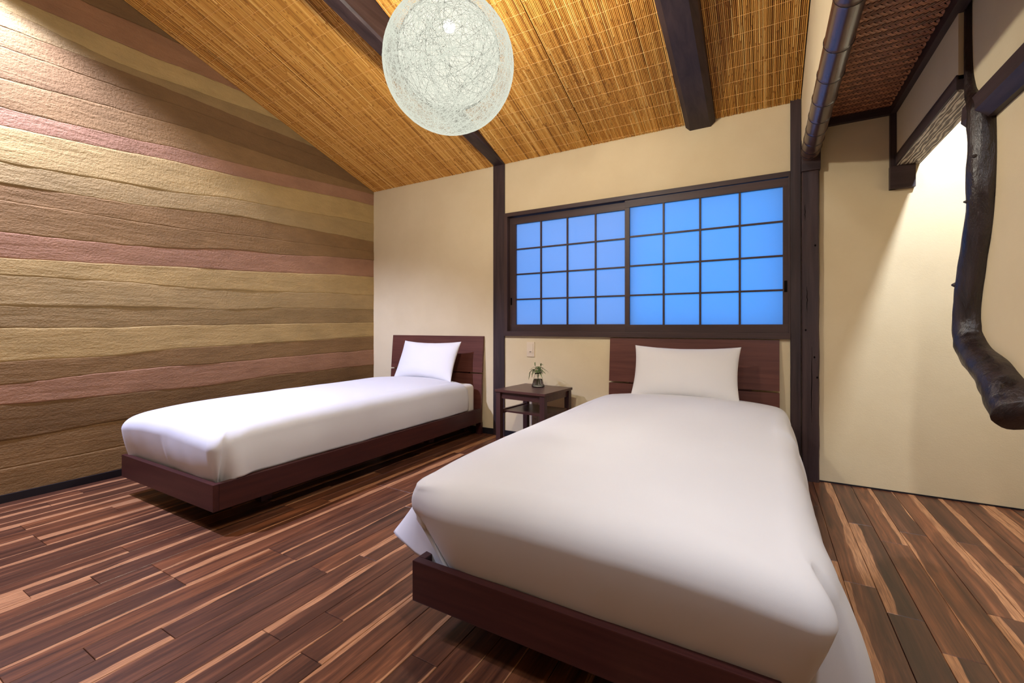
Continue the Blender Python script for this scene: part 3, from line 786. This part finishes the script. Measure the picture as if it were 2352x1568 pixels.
def duvet(name, label, cx_, hx, y0, y1, ztop, hem, shape, seed, ears, group=None):
    hy = (y1-y0)/2; cy_ = (y0+y1)/2
    P = rounded_outline(hx, hy, (0.05, 0.10))
    n = len(P); V = []; F = []
    # ring schedule: scale inward on top, then down the sides
    top = [0.0, 0.12, 0.25, 0.38, 0.5, 0.6, 0.7, 0.78, 0.85, 0.9, 0.94]
    rs = 0.09                               # shoulder radius
    rings = []
    zshould = ztop - 0.075
    K = 12; D = 20
    rings_total = len(top) + K + D
    normals = []
    for i in range(n):
        a = Vector(P[(i-1) % n]); b = Vector(P[(i+1) % n]); d = (b-a).normalized(); normals.append(Vector((d.y, -d.x)))
    def put(px, py, z): V.append((cx_+px, cy_+py, z))
    inset = rs
    for ti, s in enumerate(top):
        for i in range(n):
            px, py = P[i]; nx, ny = normals[i]
            bx, by = px*(hx-inset)/hx, py*(hy-inset)/hy
            x, y = bx*s/0.94*1.0 if True else 0, by*s/0.94
            u = max(abs(x)/(hx-inset), abs(y)/(hy-inset)) if s else 0
            ex = abs(x)/(hx-inset); ey = abs(y)/(hy-inset)
            z = ztop - 0.030*ex**2.6 - 0.028*(ey**6)
            z += 0.006*noise.noise(Vector((x*2.3, y*2.3, seed))) + 0.002*noise.noise(Vector((x*7, y*7, seed)))
            put(x, y, z)
    for i_r in range(1, K+D+1):
        for i in range(n):
            px, py = P[i]; nx, ny = normals[i]
            bx, by = px*(hx-inset)/hx, py*(hy-inset)/hy
            ex = abs(bx)/(hx-inset); ey = abs(by)/(hy-inset)
            z0 = ztop - 0.030*ex**2.6 - 0.028*(ey**6)
            front = max(0.0, min(1.0, (-py - (hy-0.10))/0.06)); back = max(0.0, min(1.0, (py - (hy-0.14))/0.08))
            zh = hem(px, py, front)
            if i_r <= K:
                t = i_r/K*PI/2
                off = inset*math.sin(t); dz = 0.085*(1-math.cos(t)); drop = 0.0
                z = z0 - dz
            else:
                drop = (i_r-K)/D
                off = inset; z = (z0-0.085) + (zh-(z0-0.085))*drop
            x = bx + (px-bx)/inset*off if inset else px; y = by + (py-by)/inset*off
            o = shape(px, py, front, drop, max(0, i_r/(K+D)))
            for (sgn, back_, wd, amp, pw) in ears:
                dd = math.hypot(px-sgn*hx, py-(-hy+back_)); o += amp*math.exp(-(dd/wd)**2)*(max(0.0, (i_r-K*0.4)/(K*0.6+D)))**pw
            o += (0.007*noise.noise(Vector((px*3.2, py*3.2, seed+5))) + 0.004*noise.noise(Vector((px*9, py*9, seed+9))))*min(1, i_r/K)
            nx2, ny2 = nx, ny
            x += nx2*o; y += ny2*o
            z += 0.004*noise.noise(Vector((px*6, py*6, seed+20)))*drop
            V.append((cx_+x, cy_+y, z))
    R = len(top)+K+D
    for r_ in range(R-1):
        for i in range(n):
            j = (i+1) % n; F.append((r_*n+i, r_*n+j, (r_+1)*n+j, (r_+1)*n+i))
    o = mesh(name, V, F, SHEET, None, True)
    bmn = bmesh.new(); bmn.from_mesh(o.data); bmesh.ops.remove_doubles(bmn, verts=bmn.verts, dist=0.0003); bmesh.ops.recalc_face_normals(bmn, faces=bmn.faces); bmn.to_mesh(o.data); bmn.free()
    o.data.polygons.foreach_set('use_smooth', [True]*len(o.data.polygons))

    sd = o.modifiers.new('thick', 'SOLIDIFY'); sd.thickness = 0.012; sd.offset = -1
    return tag(o, label, 'duvet', group)

def mattress(label, x0, x1, y0, y1, z0, z1):
    bm = bmesh.new(); bbox(bm, x0, x1, y0, y1, z0, z1)
    bmesh.ops.bevel(bm, geom=list(bm.edges), offset=0.045, segments=5, affect='EDGES', profile=0.6)
    o = from_bm('mattress', bm, MATT, None, True); return tag(o, label, 'mattress')
mattress('white mattress in fitted sheet on the frame beside the earthen wall', -2.985, -2.135, 1.095, 3.09, 0.150, 0.435)
mattress('white mattress in the foreground bed frame under the window', -0.862, -0.016, 1.075, 3.09, 0.150, 0.435)

# bed beside the wall: quilt tucked into the frame along the visible side
def hemA(px, py, front): return 0.228 - 0.055*front
def shpA(px, py, front, drop, tot):
    v = -0.004
    if px > 0: v = -0.004 + 0.006*math.sin(PI*drop)
    v += front*(-0.046*drop + 0.012*math.sin(PI*tot)); return v
duvet('duvet', 'plump white duvet on the bed beside the earthen wall', -2.568, 0.462, 1.018, 3.02, 0.508, hemA, shpA, 1.7,
      [(1, 0.0, 0.05, -0.012, 1.0), (1, 0.055, 0.018, -0.030, 0.7), (1, 0.12, 0.05, 0.020, 0.9), (-1, 0.0, 0.06, 0.030, 0.6)], 'twin duvets')
# foreground bed: sides hang over the rails, corners flare out
def hemB(px, py, front):
    side = 1-front
    if px > 0: return 0.175*front + side*(0.14 + 0.03*math.sin(py*3) - 0.05*math.exp(-((py+0.82)/0.18)**2))
    return 0.175*front + side*(0.21 + 0.02*math.sin(py*3))
def shpB(px, py, front, drop, tot):
    if px > 0 and front < 0.5: v = 0.036*drop**0.8 + 0.012*math.sin(PI*drop)
    elif px < 0 and front < 0.5: v = 0.050*drop**0.8
    else: v = 0.0
    v += front*(-0.060*drop + 0.015*math.sin(PI*tot)); return v
duvet('duvet', 'plump white duvet draped over the foreground bed under the window', -0.425, 0.545, 0.972, 3.10, 0.508, hemB, shpB, 6.1,
      [(1, 0.0, 0.04, -0.015, 1.0), (1, 0.055, 0.022, -0.090, 0.5), (1, 0.17, 0.09, 0.050, 0.9), (-1, 0.0, 0.12, -0.115, 0.6), (-1, 0.055, 0.020, -0.040, 0.8), (-1, 0.17, 0.070, 0.135, 1.3)], 'twin duvets')

def pillow(label, loc, w_, h_, th, tilt, rz, seed):
    V = []; F = []; N, M_ = 36, 26
    def pt(u, v, side):
        # u,v in -1..1 ; corners pinched out, edges drawn in
        ex = 1 - 0.07*(1-u*u)**1.0*abs(v)**2; ey = 1 - 0.07*(1-v*v)*abs(u)**2
        x = u*w_/2*(1-0.055*(1-v*v)*(abs(u)**3)); y = v*h_/2*(1-0.13*(1-u*u)*(abs(v)**3))
        f = max(0, (1-abs(u)**2.6))**0.55*max(0, (1-abs(v)**2.6))**0.55
        z = side*th/2*f
        z += 0.006*noise.noise(Vector((x*5, y*5, seed+side)))*f + 0.0035*noise.noise(Vector((x*16, y*9, seed+side*2)))*(1-f)*min(1, f*6)
        return Vector((x, y, z))
    for side in (1, -1):
        for j in range(M_+1):
            for i in range(N+1):
                V.append(pt(math.sin(PI/2*(2*i/N-1)), math.sin(PI/2*(2*j/M_-1)), side))
    W = N+1; K = W*(M_+1)
    for j in range(M_):
        for i in range(N):
            F.append((j*W+i, j*W+i+1, (j+1)*W+i+1, (j+1)*W+i)); F.append((K+j*W+i, K+(j+1)*W+i, K+(j+1)*W+i+1, K+j*W+i+1))
    o = mesh('pillow', V, F, PILLOWC, None, True)
    b = bmesh.new(); b.from_mesh(o.data); bmesh.ops.remove_doubles(b, verts=b.verts, dist=0.0002); b.to_mesh(o.data); b.free()
    o.data.polygons.foreach_set('use_smooth', [True]*len(o.data.polygons))
    o.location = loc; o.rotation_euler = (math.radians(tilt), 0, math.radians(rz))
    return tag(o, label, 'pillow', 'white pillows against the headboards')
pillow('plump white pillow leaning on the headboard of the bed beside the earthen wall', (-2.555, 2.955, 0.628), 0.64, 0.36, 0.13, 66, 0, 1.0)
pillow('plump white pillow leaning on the headboard of the foreground bed', (-0.440, 2.945, 0.628), 0.64, 0.36, 0.14, 68, 0, 2.0)

# ------------------------------------------------------------------ bedside table, vase, wall plates
tb = empty('bedside_table', (-1.478, 2.905, 0), math.radians(-5)); tag(tb, 'small dark wooden bedside table with a lower shelf between the beds', 'table')
hw, hd_ = 0.212, 0.205; TZ = 0.464
box('tabletop', -hw, hw, -hd_, hd_, TZ-0.018, TZ, TABLE, tb, 0.003)
for sx_ in (-1, 1):
    for sy_ in (-1, 1):
        x_ = sx_*(hw-0.026); y_ = sy_*(hd_-0.026)
        box('leg', x_-0.019, x_+0.019, y_-0.019, y_+0.019, 0, TZ-0.018, TABLEZ, tb, 0.002)
for sy_ in (-1, 1): box('apron', -hw+0.045, hw-0.045, sy_*(hd_-0.030)-0.009, sy_*(hd_-0.030)+0.009, TZ-0.066, TZ-0.018, TABLE, tb, 0.001)
for sx_ in (-1, 1):
    box('apron', sx_*(hw-0.030)-0.009, sx_*(hw-0.030)+0.009, -hd_+0.045, hd_-0.045, TZ-0.066, TZ-0.018, TABLE, tb, 0.001)
    box('stretcher', sx_*(hw-0.028)-0.010, sx_*(hw-0.028)+0.010, -hd_+0.045, hd_-0.045, 0.285, 0.315, TABLE, tb, 0.001)
box('shelf', -hw+0.038, hw-0.038, -hd_+0.055, hd_-0.03, 0.296, 0.308, TABLE, tb, 0.001)

vase = empty('glass_vase', (-1.485, 2.985, TZ)); tag(vase, 'small clear conical glass vase on the bedside table', 'vase')
gp = [(0.0001,0.0005),(0.042,0.0005),(0.049,0.004),(0.050,0.010),(0.044,0.030),(0.035,0.062),(0.026,0.092),(0.0235,0.106),
      (0.0215,0.106),(0.0240,0.092),(0.033,0.062),(0.042,0.030),(0.047,0.011),(0.044,0.006),(0.0001,0.006)]
lathe('vase_glass', gp, GLASS, vase, 40)
lathe('water', [(0.0001,0.0065),(0.0435,0.0068),(0.0463,0.0115),(0.0412,0.030),(0.0322,0.062),(0.0001,0.062)], WATER, vase, 40)
cut = empty('leafy_cuttings', (-1.485, 2.985, TZ+0.012)); tag(cut, 'green leafy cuttings with narrow leaves standing in the glass vase', 'plant')
rl = random.Random(11)
def leaf(base, d, L, wd, droop, parent):
    V = []; F = []; N = 8; d = d.normalized(); side = d.cross(Vector((0,0,1)))
    if side.length < 0.05: side = Vector((1,0,0))
    side.normalize(); up = side.cross(d)
    for i in range(N+1):
        t = i/N; wv = wd*math.sin(PI*min(1, t*0.93+0.07))**0.8*(1-0.25*t)
        c = base + d*L*t + Vector((0,0,-droop*L*t*t))
        fold = wv*0.35
        V += [c - side*wv/2 + up*fold, c, c + side*wv/2 + up*fold]
        if i:
            a = (i-1)*3; F += [(a, a+1, a+4, a+3), (a+1, a+2, a+5, a+4)]
    mesh('leaf', V, F, LEAF, parent, True)
for k in range(6):
    ang = 2*PI*k/6 + rl.uniform(-0.3, 0.3); lean = rl.uniform(0.010, 0.030)
    top = Vector((math.cos(ang)*lean, math.sin(ang)*lean, rl.uniform(0.115, 0.165)))
    p0 = Vector((-math.cos(ang)*0.015, -math.sin(ang)*0.015, 0.0)); mid = Vector((math.cos(ang)*0.008, math.sin(ang)*0.008, 0.085))
    st = tube('stem', [p0, p0.lerp(mid, 0.5), mid, mid.lerp(top, 0.5), top], 0.0013, STEM, cut, 6)
    for q in range(7):
        t = 0.15 + 0.85*q/6; b = mid.lerp(top, t); a2 = ang + q*2.4 + rl.uniform(-0.4, 0.4)
        el = rl.uniform(0.1, 1.1)
        leaf(b, Vector((math.cos(a2), math.sin(a2), el)), rl.uniform(0.045, 0.08), rl.uniform(0.008, 0.013), rl.uniform(0.3, 1.0), st)
# two drooping leaves on the left
st = tube('stem', [(0,0,0.05), (-0.012,-0.004,0.10), (-0.04,-0.008,0.118), (-0.062,-0.01,0.10)], 0.0012, STEM, cut, 6)
leaf(Vector((-0.058,-0.01,0.104)), Vector((-0.25,0,-1)), 0.07, 0.011, 0.0, st); leaf(Vector((-0.035,-0.008,0.117)), Vector((-0.2,0,-0.9)), 0.065, 0.011, 0.0, st); leaf(Vector((-0.03,-0.006,0.117)), Vector((-1,0,-0.1)), 0.05, 0.012, 0.7, st)

sw = empty('light_switch', (-1.647, YB, 0.736)); tag(sw, 'beige switch plate on the wall above the bedside table', 'switch')
box('switch_plate', -0.035, 0.035, -0.007, 0.0, -0.060, 0.060, PLATE, sw, 0.002)
box('rocker', -0.022, 0.022, -0.010, -0.006, -0.030, 0.046, PLATE, sw, 0.001)
box('indicator', -0.009, 0.009, -0.0108, -0.0098, -0.022, -0.018, DARKV, sw)
ol = empty('wall_outlet', (-1.585, YB, 0.225)); tag(ol, 'beige socket plate on the wall behind the bedside table', 'socket')
box('outlet_plate', -0.058, 0.058, -0.007, 0.0, -0.10, 0.095, PLATE_G, ol, 0.002)
for zz in (-0.05, 0.0, 0.05):
    box('socket_slot', -0.030, -0.027, -0.0078, -0.0068, zz-0.006, zz+0.006, DARKV, ol); box('socket_slot', -0.016, -0.013, -0.0078, -0.0068, zz-0.006, zz+0.006, DARKV, ol)
box('module_gap', 0.0, 0.0015, -0.0076, -0.0066, -0.085, 0.08, DARKV, ol)
